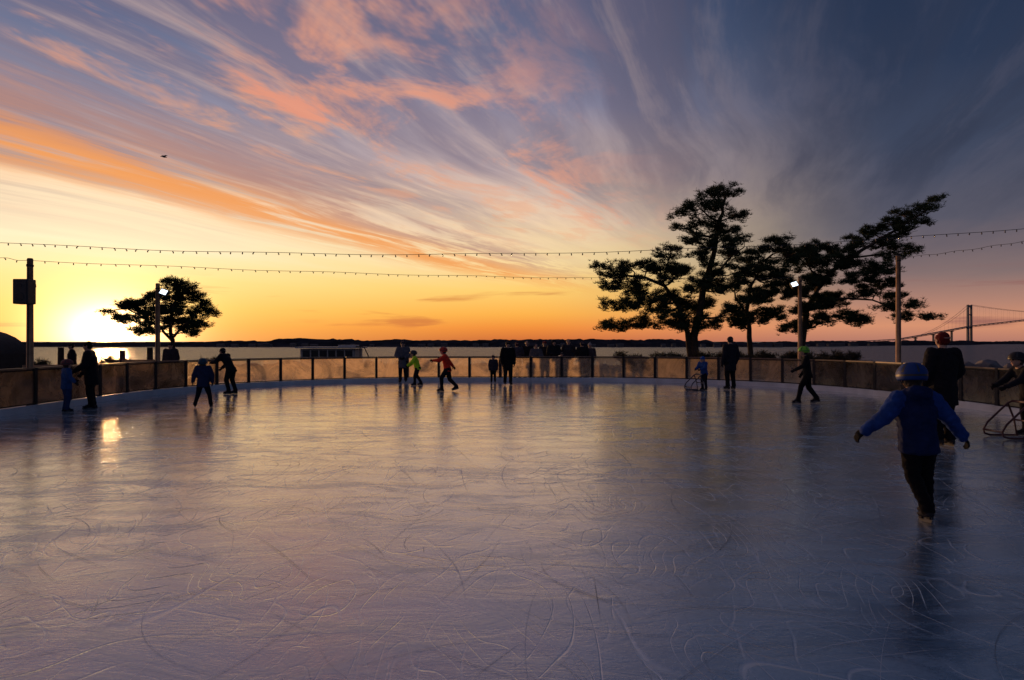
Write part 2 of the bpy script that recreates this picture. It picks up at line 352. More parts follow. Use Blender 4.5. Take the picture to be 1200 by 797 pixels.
# ------------------------------------------------------------- dock building
def dock():
    e_=empty('dock_building',(0,0,0)); wall=mat('pale_siding',(0.30,0.29,0.28),0.7,0.2,3,0.2,20); trim=mat('dock_trim',(0.45,0.44,0.42),0.6); glass=mat('dark_window',(0.02,0.025,0.03),0.08,0.1)
    b=MB(); b.box((-21.6,82,-0.35),(6.4,4,2.1)); b.obj('walls',wall,e_)
    r=MB(); r.box((-21.6,82,0.86),(7.4,5,0.16)); r.box((-19.6,82,1.05),(2.0,2.2,0.2)); r.obj('roof',trim,e_)
    g=MB()
    for i in range(6): g.box((-24.1+i*1.0,79.98,0.15),(0.8,0.05,0.75))
    g.obj('windows',glass,e_)
    f=MB()
    for i in range(7): f.box((-24.6+i*1.0,79.95,0.15),(0.09,0.08,0.95))
    f.box((-21.6,79.95,0.67),(6.3,0.07,0.08)); f.box((-21.6,79.95,-0.37),(6.3,0.07,0.08)); f.obj('window_frames',trim,e_)
    d=MB(); d.box((-20,80,-1.55),(16,9,0.25))
    for i in range(9):
        for yy in(76,84): d.tube([(-27.5+i*1.9,yy,-6),(-27.5+i*1.9,yy,-0.9)],0.16,8)
    d.tube([(-18.2,79.5,1.0),(-17.2,79.5,0.9),(-16.6,79.5,-0.4)],0.07,6); d.tube([(-17.7,79.5,-1.4),(-17.7,79.5,1.05)],0.06,6)
    d.box((-14.5,60,-1.0),(1.4,36,0.15))
    d.obj('pier_deck',mat('old_timber',(0.10,0.08,0.06),0.9,0.3,4,0.4,20),e_)
dock()
# ------------------------------------------------------------- rink fence
def panel_mat():
    m=bpy.data.materials.new('scuffed_polycarbonate'); m.use_nodes=True; t=m.node_tree; t.nodes.clear(); K=t.links
    o=t.nodes.new('ShaderNodeOutputMaterial'); tr=t.nodes.new('ShaderNodeBsdfTransparent'); tr.inputs[0].default_value=(0.97,0.94,0.90,1)
    tl=t.nodes.new('ShaderNodeBsdfTranslucent'); tl.inputs[0].default_value=(0.98,0.78,0.56,1)
    df=t.nodes.new('ShaderNodeBsdfDiffuse'); df.inputs[0].default_value=(0.50,0.42,0.36,1)
    gl=t.nodes.new('ShaderNodeBsdfGlossy'); gl.inputs['Roughness'].default_value=0.06
    tcn=t.nodes.new('ShaderNodeTexCoord'); n=t.nodes.new('ShaderNodeTexNoise'); n.inputs['Scale'].default_value=1.2; n.inputs['Detail'].default_value=9; n.inputs['Roughness'].default_value=0.66; n.inputs['Distortion'].default_value=0.8; K.new(tcn.outputs['Object'],n.inputs[0])
    mr=t.nodes.new('ShaderNodeMapRange'); K.new(n.outputs['Fac'],mr.inputs[0]); mr.inputs[1].default_value=0.38; mr.inputs[2].default_value=0.68; mr.inputs[3].default_value=0.08; mr.inputs[4].default_value=0.55
    m0=t.nodes.new('ShaderNodeMixShader'); m0.inputs[0].default_value=0.06; K.new(tl.outputs[0],m0.inputs[1]); K.new(df.outputs[0],m0.inputs[2])
    m1=t.nodes.new('ShaderNodeMixShader'); K.new(mr.outputs[0],m1.inputs[0]); K.new(tr.outputs[0],m1.inputs[1]); K.new(m0.outputs[0],m1.inputs[2])
    fr=t.nodes.new('ShaderNodeFresnel'); fr.inputs[0].default_value=1.6
    bp=t.nodes.new('ShaderNodeBump'); bp.inputs['Strength'].default_value=0.2; bp.inputs['Distance'].default_value=0.02; K.new(n.outputs['Fac'],bp.inputs['Height']); K.new(bp.outputs[0],gl.inputs['Normal'])
    m2=t.nodes.new('ShaderNodeMixShader'); K.new(fr.outputs[0],m2.inputs[0]); K.new(m1.outputs[0],m2.inputs[1]); K.new(gl.outputs[0],m2.inputs[2]); K.new(m2.outputs[0],o.inputs[0])
    return m
def fence():
    e_=empty('rink_fence'); P=outline(0.06,0.05); n=len(P)
    d=[0]
    for i in range(n): d.append(d[-1]+math.dist(P[i],P[(i+1)%n]))
    tot=d[-1]; N=int(tot/1.22); posts=[]
    j=0
    for k in range(N):
        s=tot*k/N
        while d[j+1]<s: j+=1
        f=(s-d[j])/(d[j+1]-d[j]); a=P[j]; b=P[(j+1)%n]; posts.append(Vector((a[0]+(b[0]-a[0])*f,a[1]+(b[1]-a[1])*f,0)))
    pm=MB();pn=MB();kb=MB();cr=MB();br=MB()
    for k in range(N):
        a=posts[k]; b=posts[(k+1)%N]; dr=(b-a); L_=dr.length; ang_=math.atan2(dr.y,dr.x); mid=(a+b)/2
        out=Vector((dr.y,-dr.x,0)).normalized()
        pm.box(a+out*0.01+Vector((0,0,0.47)),(0.09,0.085,1.05),ang_)
        pn.box(mid+Vector((0,0,0.56)),(L_-0.105,0.010,0.74),ang_)
        kb.box(mid-out*0.052+Vector((0,0,0.075)),(L_+0.012,0.03,0.165),ang_)
        cr.box(mid+out*0.02+Vector((0,0,0.985)),(L_-0.105,0.10,0.035),ang_)
        br.box(mid+out*0.01+Vector((0,0,0.945)),(L_-0.105,0.035,0.03),ang_)
        br.box(mid+out*0.01+Vector((0,0,0.18)),(L_-0.105,0.035,0.03),ang_)
    pm.obj('posts',mat('dark_post',(0.025,0.023,0.025),0.7,0.3,10,0.2,spec=0.2),e_); pn.obj('panels',panel_mat(),e_)
    kb.obj('kickboard',mat('white_kickboard',(0.60,0.62,0.65),0.45,0.15,2,0.15,8),e_)
    cr.obj('cap_rail',mat('rail_wood',(0.16,0.10,0.065),0.5,0.3,6,0.3,30),e_); br.obj('rails',mat('dark_post',(0.03,0.03,0.03)),e_)
fence()
# ------------------------------------------------------------- posts with strings
wood=mat('post_wood',(0.42,0.24,0.13),0.75,0.35,5,0.5,25); black=mat('black_plastic',(0.02,0.02,0.022),0.5,0.2,10,0.1)
lampm=mat('floodlight_lens',(0.8,0.85,0.9),0.3,0,1,0,1,emis=(0.75,0.88,1,1),es=3.0)
def pole(x,y,h,lamp=None,speaker=False,m=wood,face=0):
    e_=empty('light_pole',(x,y,0)); b=MB(); b.tube([(0,0,-0.3),(0,0,h*0.5),(0,0,h)],[0.078,0.070,0.062],12); b.obj('post',m,e_,True)
    c_=MB(); c_.tube([(0,0,h-0.002),(0,0,h+0.03)],[0.068,0.05],12); c_.tube([(0,0,h-0.16),(0,0,h-0.12)],0.075,12); c_.tube([(0,-0.06,h-0.14),(0,-0.11,h-0.12)],0.012,6)
    c_.tube([(0,-0.078,0.1),(0.01,-0.08,h*0.6),(0,-0.07,h-0.2)],0.012,6); c_.obj('cap_and_hook',black,e_)
    if lamp:
        s=lamp; l=MB(); T=Matrix.Rotation(math.radians(-25),3,'X')@Matrix.Rotation(math.radians(20*s),3,'Y')
        l.tube([(0,0,h-0.38),(s*0.16,-0.06,h-0.36),(s*0.2,-0.08,h-0.30)],0.02,6); l.box((s*0.24,-0.09,h-0.26),(0.26,0.07,0.2),tilt=T)
        for k in range(5): l.box(Vector((s*0.24,-0.09,h-0.26))+T@Vector((-0.1+0.05*k,0.045,0)),(0.008,0.05,0.17),tilt=T)
        l.obj('floodlight_housing',black,e_)
        g=MB(); g.box(Vector((s*0.24,-0.09,h-0.26))+T@Vector((0,-0.038,0)),(0.21,0.008,0.15),tilt=T); g.obj('floodlight_lens',lampm,e_)
    if speaker:
        s=empty('speaker',(x,y,0)); q=MB(); q.box((0.03,-0.22,h-0.75),(0.34,0.28,0.56)); q.box((0.03,-0.07,h-0.75),(0.10,0.06,0.3)); q.tube([(0,0.06,h-0.6),(0,-0.09,h-0.6)],0.085,12); o=q.obj('cabinet',black,s)
        bv=o.modifiers.new('b','BEVEL'); bv.width=0.02; bv.segments=2
        g=MB(); g.box((0.03,-0.363,h-0.75),(0.29,0.01,0.50)); g.obj('grille',mat('grille',(0.035,0.035,0.037),0.6,0.5,120,0.6,200),s)
        r_=MB(); 
        for zz,rr in((h-0.86,0.10),(h-0.62,0.05)): r_.tube([(0.03,-0.366,zz),(0.03,-0.374,zz)],[rr,rr*0.9],20)
        r_.obj('cones',mat('cone',(0.012,0.012,0.012),0.35),s)
pole(-10.98,15.55,3.46,speaker=True); pole(-10.95,21.1,3.36,lamp=1); pole(10.02,23.75,3.82,lamp=-1); pole(11.15,19.7,4.06); pole(-12.5,14,3.85); pole(13,14,4.25)
def strand(a,b,sag,sp=0.24):
    e_=empty('string_lights'); a=Vector(a);b=Vector(b);n=60;mb=MB()
    def P(t):
        p=a.lerp(b,t); p.z-=sag*4*t*(1-t)+0.012*math.sin(t*37); return p
    mb.tube([P(i/n) for i in range(n+1)],0.0055,5)
    L_=(b-a).length; k=int(L_/sp); bl=MB()
    for i in range(1,k):
        p=P(i/k); j=rng.uniform(-0.02,0.02); q=p+Vector((j,j,-0.018)); mb.tube([p,q],0.009,6)
        bl.tube([q,q+Vector((j*.2,0,-0.010)),q+Vector((j*.4,0,-0.025)),q+Vector((j*.5,0,-0.034))],[0.007,0.014,0.012,0.003],7)
    mb.obj('cable',black,e_); bl.obj('bulbs',mat('bulb_glass',(0.14,0.11,0.08),0.1,0.1,1,0),e_,True)
strand((-12.5,14,3.75),(13,14,4.15),0.55); strand((-10.98,15.55,3.44),(10.02,23.75,3.80),0.16,0.28); strand((11.15,19.7,4.0),(13,14,4.12),0.08); strand((-12.5,14,3.72),(-10.98,15.55,3.42),0.05)
# ------------------------------------------------------------- pines
def foliage_faces(clumps,dens,nl=0.22,blades=7,wd=0.013):
    Vs=[]
    for (cx,cy,cz,rx,ry,rz) in clumps:
        n=int(dens*rx*rz*4)
        k=max(5,int(rx*15)); lob=rng.uniform(-1,1,(k,3))*np.array([rx,ry,rz])*0.85
        lob*= (1-0.25*np.abs(rng.normal(0,1,(k,1)))).clip(0.3,1.15)
        idx=rng.integers(0,k,n); ctr=lob[idx]+rng.normal(0,1,(n,3))*np.array([0.14,0.14,0.075])
        ctr+=np.array([cx,cy,cz])
        for b in range(blades):
            d=rng.normal(0,1,(n,3)); d[:,2]=np.abs(d[:,2])*0.8+0.1; d/=np.linalg.norm(d,axis=1)[:,None]
            sd_=np.cross(d,rng.normal(0,1,(n,3))); sd_/=np.linalg.norm(sd_,axis=1)[:,None]
            ln=nl*rng.uniform(0.6,1.15,(n,1)); p0=ctr-sd_*wd; p1=ctr+sd_*wd; p2=ctr+d*ln+sd_*wd*.3; p3=ctr+d*ln-sd_*wd*.3
            Vs.append(np.stack([p0,p1,p2,p3],1).reshape(-1,3))
    return np.concatenate(Vs)
def mesh_quads(name,V,material,parent=None):
    n=len(V)//4; me=bpy.data.meshes.new(name); me.vertices.add(len(V)); me.vertices.foreach_set('co',V.astype(np.float32).ravel())
    me.loops.add(n*4); me.loops.foreach_set('vertex_index',np.arange(n*4,dtype=np.int32)); me.polygons.add(n)
    me.polygons.foreach_set('loop_start',np.arange(0,n*4,4,dtype=np.int32)); me.materials.append(material); me.update(calc_edges=True)
    o=bpy.data.objects.new(name,me); scene.collection.objects.link(o)
    if parent: o.parent=parent
    return o
needle=mat('pine_needles',(0.035,0.055,0.025),0.8,0.5,0.9,0,spec=0.15); bark=mat('pine_bark',(0.07,0.05,0.038),0.9,0.4,6,0.8,15,spec=0.1)
def pine(D,s,base,trunks,clumps,dens=120,seed=1,grow=1.35):
    # sketch units: s metres each, heights counted from eye level
    def W(u,v,y=0): return Vector(((u-base)*s,y,(400-v)*s+1.6))
    e_=empty('pine_tree',((base-600)*s,D,0)); mb=MB(); nodes=[]
    rnd=random.Random(seed)
    for (pl,r0,r1) in trunks:
        P=[W(*p) for p in pl]; P[0].z=-0.4 if pl[0][1]>420 else P[0].z
        Q=[]
        for a,b in zip(P[:-1],P[1:]):
            for t in (0,0.33,0.66):
                Q.append(a.lerp(b,t)+Vector((rnd.uniform(-.04,.04),rnd.uniform(-.06,.06),0)))
        Q.append(P[-1]); n=len(Q); rr=[r0+(r1-r0)*(i/(n-1))**0.8 for i in range(n)]; mb.tube(Q,rr,9)
        nodes+= [(q,r) for q,r in zip(Q[3:],rr[3:])]
    cl=[]
    for (u,v,rx,rz) in clumps:
        y=rnd.uniform(-1,1)*(1.1); c_=W(u,v,y); rx*=s; rz*=s; cl.append((c_.x,c_.y,c_.z,rx*grow,max(rx*0.95,0.5),rz*grow))
        best=min(nodes,key=lambda q:(q[0]-c_).length+ (1.5*max(0,q[0].z-c_.z+0.1)))
        a=best[0]; L_=(c_-a).length; midp=a.lerp(c_,0.5)+Vector((rnd.uniform(-.15,.15),rnd.uniform(-.2,.2),-0.10*L_+rnd.uniform(-.1,.1)))
        r=min(best[1]*0.7,0.035+0.02*L_); br=[a,a.lerp(midp,0.55)+Vector((0,0,-0.03*L_)),midp,midp.lerp(c_,0.6),c_]
        mb.tube(br,[r,r*.85,r*.7,r*.5,r*.25],6); nodes.append((br[3],r*.5)); nodes.append((c_,r*.3))
        for k in range(9):
            a2=br[2].lerp(c_,rnd.uniform(0.1,1)); q=c_+Vector((rnd.uniform(-1,1)*rx,rnd.uniform(-1,1)*rx,rnd.uniform(-.5,.9)*rz)); mb.tube([a2,a2.lerp(q,.5)+Vector((0,0,-.03)),q],[r*.3,r*.22,0.008],4)
    mb.obj('trunk_and_limbs',bark,e_,True)
    mesh_quads('needles',foliage_faces(cl,dens,nl=s*4.4,wd=s*0.27),needle,e_)
pine(36,0.045,812,
 [([(812,425),(814,395),(820,360),(826,330),(836,300),(840,275),(846,250),(850,226)],0.26,0.06),
  ([(812,425),(806,390),(795,360),(778,335),(755,325),(722,322)],0.18,0.05),
  ([(826,335),(840,320),(858,300),(872,290)],0.09,0.03)],
 [(846,220,17,6),(828,230,13,5),(861,225,12,5),(812,248,18,7),(793,254,13,5),(838,243,17,7),(856,256,14,6),(800,268,14,6),(826,264,18,7),(850,270,18,8),(870,280,11,5),(808,284,18,7),(836,288,22,9),(862,298,17,8),(790,290,11,4),
  (704,312,11,5),(720,322,17,8),(741,312,15,7),(760,314,18,10),(776,302,14,6),(735,334,20,9),(757,340,20,10),(778,326,18,10),(798,316,17,10),(710,338,11,5),
  (720,358,16,7),(745,356,20,10),(768,360,20,10),(790,350,21,11),(714,382,14,5),(736,382,18,7),(760,380,20,8),(784,378,20,9),(812,336,19,11),(832,318,17,10),(848,338,20,11),(830,358,18,10),(866,318,16,9),(852,362,18,10),(805,382,17,8),(808,362,18,10),(835,378,16,8),(818,302,16,8)],230,3,1.22)
pine(37.5,0.047,880,
 [([(880,424),(878,395),(874,365),(880,335),(892,310),(905,298)],0.17,0.05),([(876,370),(862,350),(858,330)],0.08,0.03)],
 [(884,300,16,8),(902,290,18,9),(918,302,18,9),(894,316,21,11),(876,326,17,10),(912,326,21,11),(896,344,21,12),(872,352,17,10),(862,376,16,8),(884,374,20,10),(906,366,20,10),(922,346,18,11)],230,5,1.22)
pine(39,0.049,936,
 [([(936,424),(938,395),(944,365),(956,340),(972,320),(994,302),(1018,288),(1044,272),(1068,258),(1088,244)],0.22,0.04),
  ([(948,360),(968,352),(992,350),(1020,352),(1050,362)],0.11,0.03),
  ([(994,303),(1020,300),(1050,296),(1072,294)],0.07,0.02)],
 [(1095,234,9,4),(1084,244,14,6),(1066,250,14,6),(1074,262,13,4),(1048,260,16,7),(1052,275,16,6),(1030,270,15,7),(1032,286,17,7),(1012,282,14,7),(1058,291,16,4),(1076,294,10,3),(1042,301,15,5),
  (992,290,16,8),(972,290,16,8),(952,290,15,8),(936,302,19,10),(960,308,20,10),(984,308,19,10),(1006,306,17,8),(1020,320,18,8),(996,326,20,10),(972,330,20,11),(948,328,20,11),(932,340,19,11),
  (1036,334,17,6),(1012,342,18,8),(988,350,20,10),(1048,346,14,5),(1062,358,14,4),(1076,374,12,4),(1056,372,13,5),(1032,360,16,6),(962,354,20,11),(940,364,20,10),(966,376,20,9),(992,372,18,8),(930,384,17,8),(1014,378,14,5)],230,8,1.2)
pine(40,0.050,203,
 [([(203,428),(203,405),(200,385),(200,368),(208,350),(216,338)],0.16,0.04),([(202,400),(188,385),(168,372),(148,362),(126,364)],0.09,0.03),([(203,395),(218,380),(232,366),(238,352)],0.08,0.03)],
 [(214,332,14,6),(200,338,13,6),(229,339,12,6),(190,347,15,7),(210,346,17,9),(235,351,13,7),(172,350,14,6),(156,353,14,6),(142,359,14,5),(125,365,9,3),(164,362,17,7),(184,361,17,8),(204,361,18,9),(226,361,16,8),(243,366,9,5),(134,372,10,4),(156,375,15,6),(178,375,17,8),(200,375,17,9),(222,377,16,8),(240,381,10,5),(248,373,5,3),(166,388,12,5),(214,388,13,6),(232,391,9,4),(150,386,8,4),(188,388,13,6)],210,11,1.12)
cl=[]
for i in range(34):
    x=rng.uniform(5.8,17.5); y=rng.uniform(32.5,37); h=rng.uniform(0.35,0.62); cl.append((x,y,h*0.8,rng.uniform(.5,.9),.6,h))
for i in range(16):
    x=rng.uniform(-34,-16); y=rng.uniform(34,44); h=rng.uniform(0.2,0.4); cl.append((x,y,h*0.6,rng.uniform(.5,.9),.6,h))
mesh_quads('shore_shrubs',foliage_faces(cl,190,0.24,6,0.014),mat('shrub_leaf',(0.05,0.045,0.03),0.8,0.5,1.0,0,spec=0.15))
mb=MB(); ico=bmesh.new(); bmesh.ops.create_icosphere(ico,subdivisions=2,radius=1); iv=[v.co.copy() for v in ico.verts]; itf=[tuple(v.index for v in f.verts) for f in ico.faces]; ico.free()
for i in range(150):
    x=rng.uniform(-60,60); y=edge(x)+rng.uniform(-1,3); s=rng.uniform(0.3,0.8); sd_=rng.uniform(0,50)
    mb.add([Vector((x,y,-0.25-max(0,y-edge(x))*.33))+Vector((v.x*s*1.3,v.y*s,v.z*s*.7))*(1+0.35*mnoise.noise(v*1.3+Vector((sd_,0,0)))) for v in iv],itf)
mb.obj('shore_rocks',mat('granite',(0.13,0.12,0.12),0.85,0.4,2,0.6,8))
def shed():
    # dark barrel-roofed storage shed beside the rink
    e_=empty('barrel_roof_shed',(-20.3,22.6,0)); wd=2.15; h0=1.15; ln=3.0; n=14
    arc=[(wd*math.cos(math.pi*i/n),h0+0.95*math.sin(math.pi*i/n)) for i in range(n+1)]
    V=[(x,-ln,z) for x,z in arc]+[(x,ln,z) for x,z in arc]; m_=n+1
    F=[(i,i+1,m_+i+1,m_+i) for i in range(n)]; dk=mat('dark_cladding',(0.03,0.03,0.034),0.75,0.3,3,0.4,10,spec=0.2)
    newobj('roof',V,F,dk,e_,True)
    W=[(-wd,-ln,-.2)]+[(x,-ln,z) for x,z in reversed(arc)]+[(wd,-ln,-.2)]; k=len(W)
    V=[tuple(p) for p in W]+[(p[0],ln,p[2]) for p in W]
    newobj('walls',V,[tuple(range(k)),tuple(range(2*k-1,k-1,-1)),(0,1,k+1,k),(k-2,k-1,2*k-1,2*k-2)],dk,e_)
    t=MB(); t.tube([(x*1.02,-ln-.04,z+.02) for x,z in arc],0.035,6); t.tube([(x*1.02,0,z+.02) for x,z in arc],0.03,6); t.obj('roof_trim',mat('shed_trim',(0.16,0.16,0.17),0.5),e_,True)
    d=MB(); d.box((0.5,-ln-.03,0.75),(1.0,0.05,1.7)); d.box((0.9,-ln-.07,0.8),(0.05,0.04,0.14)); d.obj('door',mat('shed_door',(0.06,0.05,0.045),0.6),e_)
shed()
def bench(x,y,rot):
    e_=empty('park_bench',(x,y,0)); e_.rotation_euler=(0,0,rot); b=MB()
    for k in range(4): b.box((0,-0.15+k*0.11,0.42),(1.5,0.09,0.03))
    b.obj('seat',wood,e_); b=MB()
    for k in range(3): b.box((0,0.26+k*0.02,0.56+k*0.12),(1.5,0.025,0.09))
    b.obj('backrest',wood,e_); b=MB()
    for s in(-0.65,0.65):
        b.box((s,-0.15,0.15),(0.05,0.05,0.44)); b.box((s,0.30,0.38),(0.05,0.05,0.9)); b.box((s,0.07,0.385),(0.05,0.38,0.035))
    b.obj('frame',black,e_)
bench(-14.6,21.5,0.4); bench(-15.2,27.5,0.1)
mb=MB()
for i in range(5): mb.tube([(-23.5+i*1.5,33+0.3*(i%2),-0.4),(-23.5+i*1.5,33+0.3*(i%2),1.15+0.15*(i%3))],[0.15,0.13],9)
mb.obj('dock_pilings',bark)
def gull(x,y,z):
    e_=empty('seagull',(x,y,z)); b=MB(); b.tube([(-.26,0,0),(-.16,0,.01),(0,0,0),(.16,0,.02),(.22,0,.03),(.27,0,.02)],[.01,.045,.07,.045,.035,.008],8); b.obj('body',mat('gull',(0.2,0.2,0.2),0.8),e_,True)
    w_=MB()
    for s in(-1,1):
        v=[(.08,0,.03),(-.09,0,.03),(.12,s*.28,.16),(-.05,s*.28,.14),(.02,s*.62,.06),(-.06,s*.6,.05)]
        w_.add(v,[(0,1,3,2),(2,3,5,4)]); 
    o=w_.obj('wings',mat('gull_wing',(0.12,0.12,0.13),0.8),e_); sm=o.modifiers.new('s','SOLIDIFY'); sm.thickness=0.015
    e_.rotation_euler=(0.1,0,0.9)
gull(-30.6,60,17.8)

# ------------------------------------------------------------- people
bmI=bmesh.new(); bmesh.ops.create_icosphere(bmI,subdivisions=2,radius=1); ICO=np.array([v.co[:] for v in bmI.verts]); bmI.free()
def hull_geo(prims,mb):
    for (p0,r0,p1,r1,mi) in prims:
        b=bmesh.new()
        for P_ in (np.array(p0)+ICO*np.array(r0),np.array(p1)+ICO*np.array(r1)):
            for q in P_: b.verts.new(q)
        r=bmesh.ops.convex_hull(b,input=b.verts[:],use_existing_faces=False)
        lo=[v for v in b.verts if not v.link_faces]
        if lo: bmesh.ops.delete(b,geom=lo,context='VERTS')
        b.verts.index_update(); b.faces.ensure_lookup_table()
        mb.add([v.co.copy() for v in b.verts],[tuple(v.index for v in f.verts) for f in b.faces],mi); b.free()
def solid(name,prims,mats,voxel,parent,smooth=3,wr=0.0):
    mb=MB(); hull_geo(prims,mb); o=newobj(name+'_t',mb.v,mb.f,mats[0])
    r=o.modifiers.new('r','REMESH'); r.mode='VOXEL'; r.voxel_size=voxel
    if smooth: s=o.modifiers.new('s','SMOOTH'); s.factor=0.5; s.iterations=smooth
    dg=bpy.context.evaluated_depsgraph_get(); me=bpy.data.meshes.new_from_object(o.evaluated_get(dg)); bpy.data.objects.remove(o)
    me.materials.clear()
    for m in mats: me.materials.append(m)
    n=len(me.polygons)
    cen=np.empty(n*3,dtype=np.float32); me.polygons.foreach_get('center',cen); cen=cen.reshape(-1,3)
    best=np.full(n,1e9); mi=np.zeros(n,dtype=np.int32)
    for (p0,r0,p1,r1,k) in prims:
        p0=np.array(p0);p1=np.array(p1);r0=np.array(r0);r1=np.array(r1);d=p1-p0;dd=max((d*d).sum(),1e-9)
        t=np.clip(((cen-p0)@d)/dd,0,1)[:,None]; q=p0+t*d; rr=r0+t*(r1-r0); ds=(np.linalg.norm((cen-q)/rr,axis=1)-1)*rr.mean(axis=1)
        u=ds<best; best[u]=ds[u]; mi[u]=k
    me.polygons.foreach_set('material_index',mi); me.polygons.foreach_set('use_smooth',np.ones(n,dtype=bool))
    if wr>0:
        nv=len(me.vertices); cv=np.empty(nv*3,dtype=np.float32); me.vertices.foreach_get('co',cv); cv=cv.reshape(-1,3)
        nr=np.empty(nv*3,dtype=np.float32); me.vertices.foreach_get('normal',nr); nr=nr.reshape(-1,3)
        for i in range(nv):
            p=Vector(cv[i]); w_=mnoise.noise(Vector((p.x*14,p.y*14,p.z*26)))+0.5*mnoise.noise(p*38); cv[i]+=nr[i]*(w_*wr)
        me.vertices.foreach_set('co',cv.ravel())
    me.update(); o=bpy.data.objects.new(name,me); scene.collection.objects.link(o); o.parent=parent; return o
def cloth(c,nm='cloth'): return mat('%s_%d_%d_%d'%(nm,c[0],c[1],c[2]),lin(c)[:3],0.85,0.25,14,0.4,60,spec=0.15)
SKIN=mat('skin',(0.42,0.25,0.18),0.6,0.08,10,0.05)
STEEL=mat('blade_steel',(0.10,0.11,0.12),0.6,0.1,10,0,spec=0.3)
BOOT=mat('skate_boot',(0.02,0.02,0.024),0.65,0.2,10,0.1,spec=0.15)
def V3(p): return np.array(p,dtype=float)
def person(name,x,y,yaw,H,pose=None,jacket=(30,32,40),trousers=(22,22,26),gear='beanie',gcol=(30,30,34),hs=1.0,puff=1.0,skates=True,voxel=0.016,wr=0.004,sleeve=None,gloves=(24,24,28),coat=False,hood=False,leg=1.12):
    J=dict(head=(0,.015,.925),shL=(-.108,0,.81),shR=(.108,0,.81),elL=(-.145,-.02,.645),elR=(.145,-.02,.645),wrL=(-.14,.045,.50),wrR=(.14,.045,.50),
      hpL=(-.05,0,.50),hpR=(.05,0,.50),knL=(-.06,.02,.29),knR=(.06,.02,.29),anL=(-.065,-.01,.085),anR=(.065,-.01,.085),tL=(-.15,1,0),tR=(.15,1,0),look=(0,1,0))
    if pose: J.update(pose)
    G={k:V3(v)*(1 if k in('tL','tR','look') else H) for k,v in J.items()}
    e_=empty(name,(x,y,0 if skates else -0.06)); e_.rotation_euler=(0,0,yaw)
    mats=[cloth(jacket),cloth(trousers),SKIN,BOOT,cloth(sleeve or jacket),cloth(gcol,'hat'),mat('hair',(0.03,0.02,0.015),0.7)]
    u=H; P=[]
    def cap(a,b,ra,rb,m): 
        ra=np.array(ra if hasattr(ra,'__len__') else (ra,)*3)*u; rb=np.array(rb if hasattr(rb,'__len__') else (rb,)*3)*u; P.append((a,ra,b,rb,m))
    shm=(G['shL']+G['shR'])/2; hpm=(G['hpL']+G['hpR'])/2; ax=shm-hpm; axu=ax/np.linalg.norm(ax)
    f=puff*1.08
    hem=hpm-axu*(0.04 if not coat else 0.13)*u
    cap(hem,hpm+ax*.3,(.096*f,.078*f,.02),(.090*f,.068*f,.05),0)
    cap(hpm+ax*.25,hpm+ax*.78,(.084*f,.066*f,.05),(.104*f,.072*f,.06),0)
    cap(hpm+ax*.72,shm-axu*.02*u,(.10*f,.068*f,.05),(.088*f,.056*f,.04),0)
    cap(G['shL']+V3((.03,0,-.01))*u,G['shR']+V3((-.03,0,-.01))*u,.046*f,.046*f,0)
    cap(shm,shm+axu*.035*u,(.075*f,.055*f,.04),(.04,.04,.02),0)
    for s in 'LR':
        sh,el,wr_=G['sh'+s],G['el'+s],G['wr'+s]; cap(sh,el,.046*f,.039*f,4); cap(el,wr_,.039*f,.028*f,4)
        cap(wr_*.93+el*.07,wr_,.030*f,.030*f,4)
        hp,kn,an=G['hp'+s],G['kn'+s],G['an'+s]; cap(hp,kn,(.062*leg,.064*leg,.062),.043*leg,1); cap(kn,an,.044*leg,.033*leg,1); cap(kn*.25+an*.75,an,.036*leg,.039*leg,1)
        t=G['t'+s]; t=t/np.linalg.norm(t); sole=an-V3((0,0,.036*u))
        cap(an+V3((0,0,.012*u)),sole-t*.01*u,.03,(.026,.026,.016),3); cap(sole-t*.03*u,sole+t*.095*u,(.024,.024,.017),(.024,.024,.014),3)
        cap(an,sole+t*.07*u,.024,(.022,.022,.016),3)
    hd=G['head']; lk=G['look']/np.linalg.norm(G['look']); rt=np.cross(lk,(0,0,1)); rt/=np.linalg.norm(rt)
    h=hs*u
    cap(shm+axu*.02*u,hd-V3((0,0,.03))*h,.036,.034*hs,2)
    P.append((hd+V3((0,0,.016))*h-lk*.006*h,V3((.050,.056,.052))*h,hd-V3((0,0,.012))*h+lk*.006*h,V3((.044,.050,.046))*h,2))
    P.append((hd-V3((0,0,.045))*h+lk*.030*h,V3((.020,.018,.016))*h,hd-V3((0,0,.02))*h+lk*.02*h,V3((.036,.034,.03))*h,2))
    P.append((hd+lk*.052*h+V3((0,0,.004))*h,V3((.006,.006,.006))*h,hd+lk*.062*h-V3((0,0,.014))*h,V3((.008,.009,.007))*h,2))
    for s in(-1,1): P.append((hd+rt*s*.050*h-V3((0,0,.0))*h,V3((.007,.011,.016))*h,hd+rt*s*.051*h-V3((0,0,.012))*h,V3((.006,.008,.010))*h,2))
    if gear in('beanie','pompom'):
        P.append((hd+V3((0,0,.022))*h-lk*.008*h,V3((.057,.063,.050))*h,hd+V3((0,0,.038))*h-lk*.012*h,V3((.046,.050,.040))*h,5))
        P.append((hd-V3((0,0,.012))*h-lk*.022*h,V3((.052,.042,.03))*h,hd+V3((0,0,.01))*h-lk*.012*h,V3((.054,.055,.04))*h,5))
    if gear=='pompom': P.append((hd+V3((0,0,.085))*h,V3((.02,)*3)*h,hd+V3((0,0,.09))*h,V3((.02,)*3)*h,5))
    if gear in('hair','longhair','helmet'):
        P.append((hd+V3((0,0,.018))*h-lk*.012*h,V3((.056,.058,.054))*h,hd-V3((0,0,.01))*h-lk*.018*h,V3((.050,.046,.046))*h,6))
    if gear=='longhair': P.append((hd-lk*.03*h,V3((.046,.03,.04))*h,hd-lk*.035*h-V3((0,0,.1))*h,V3((.04,.02,.03))*h,6))
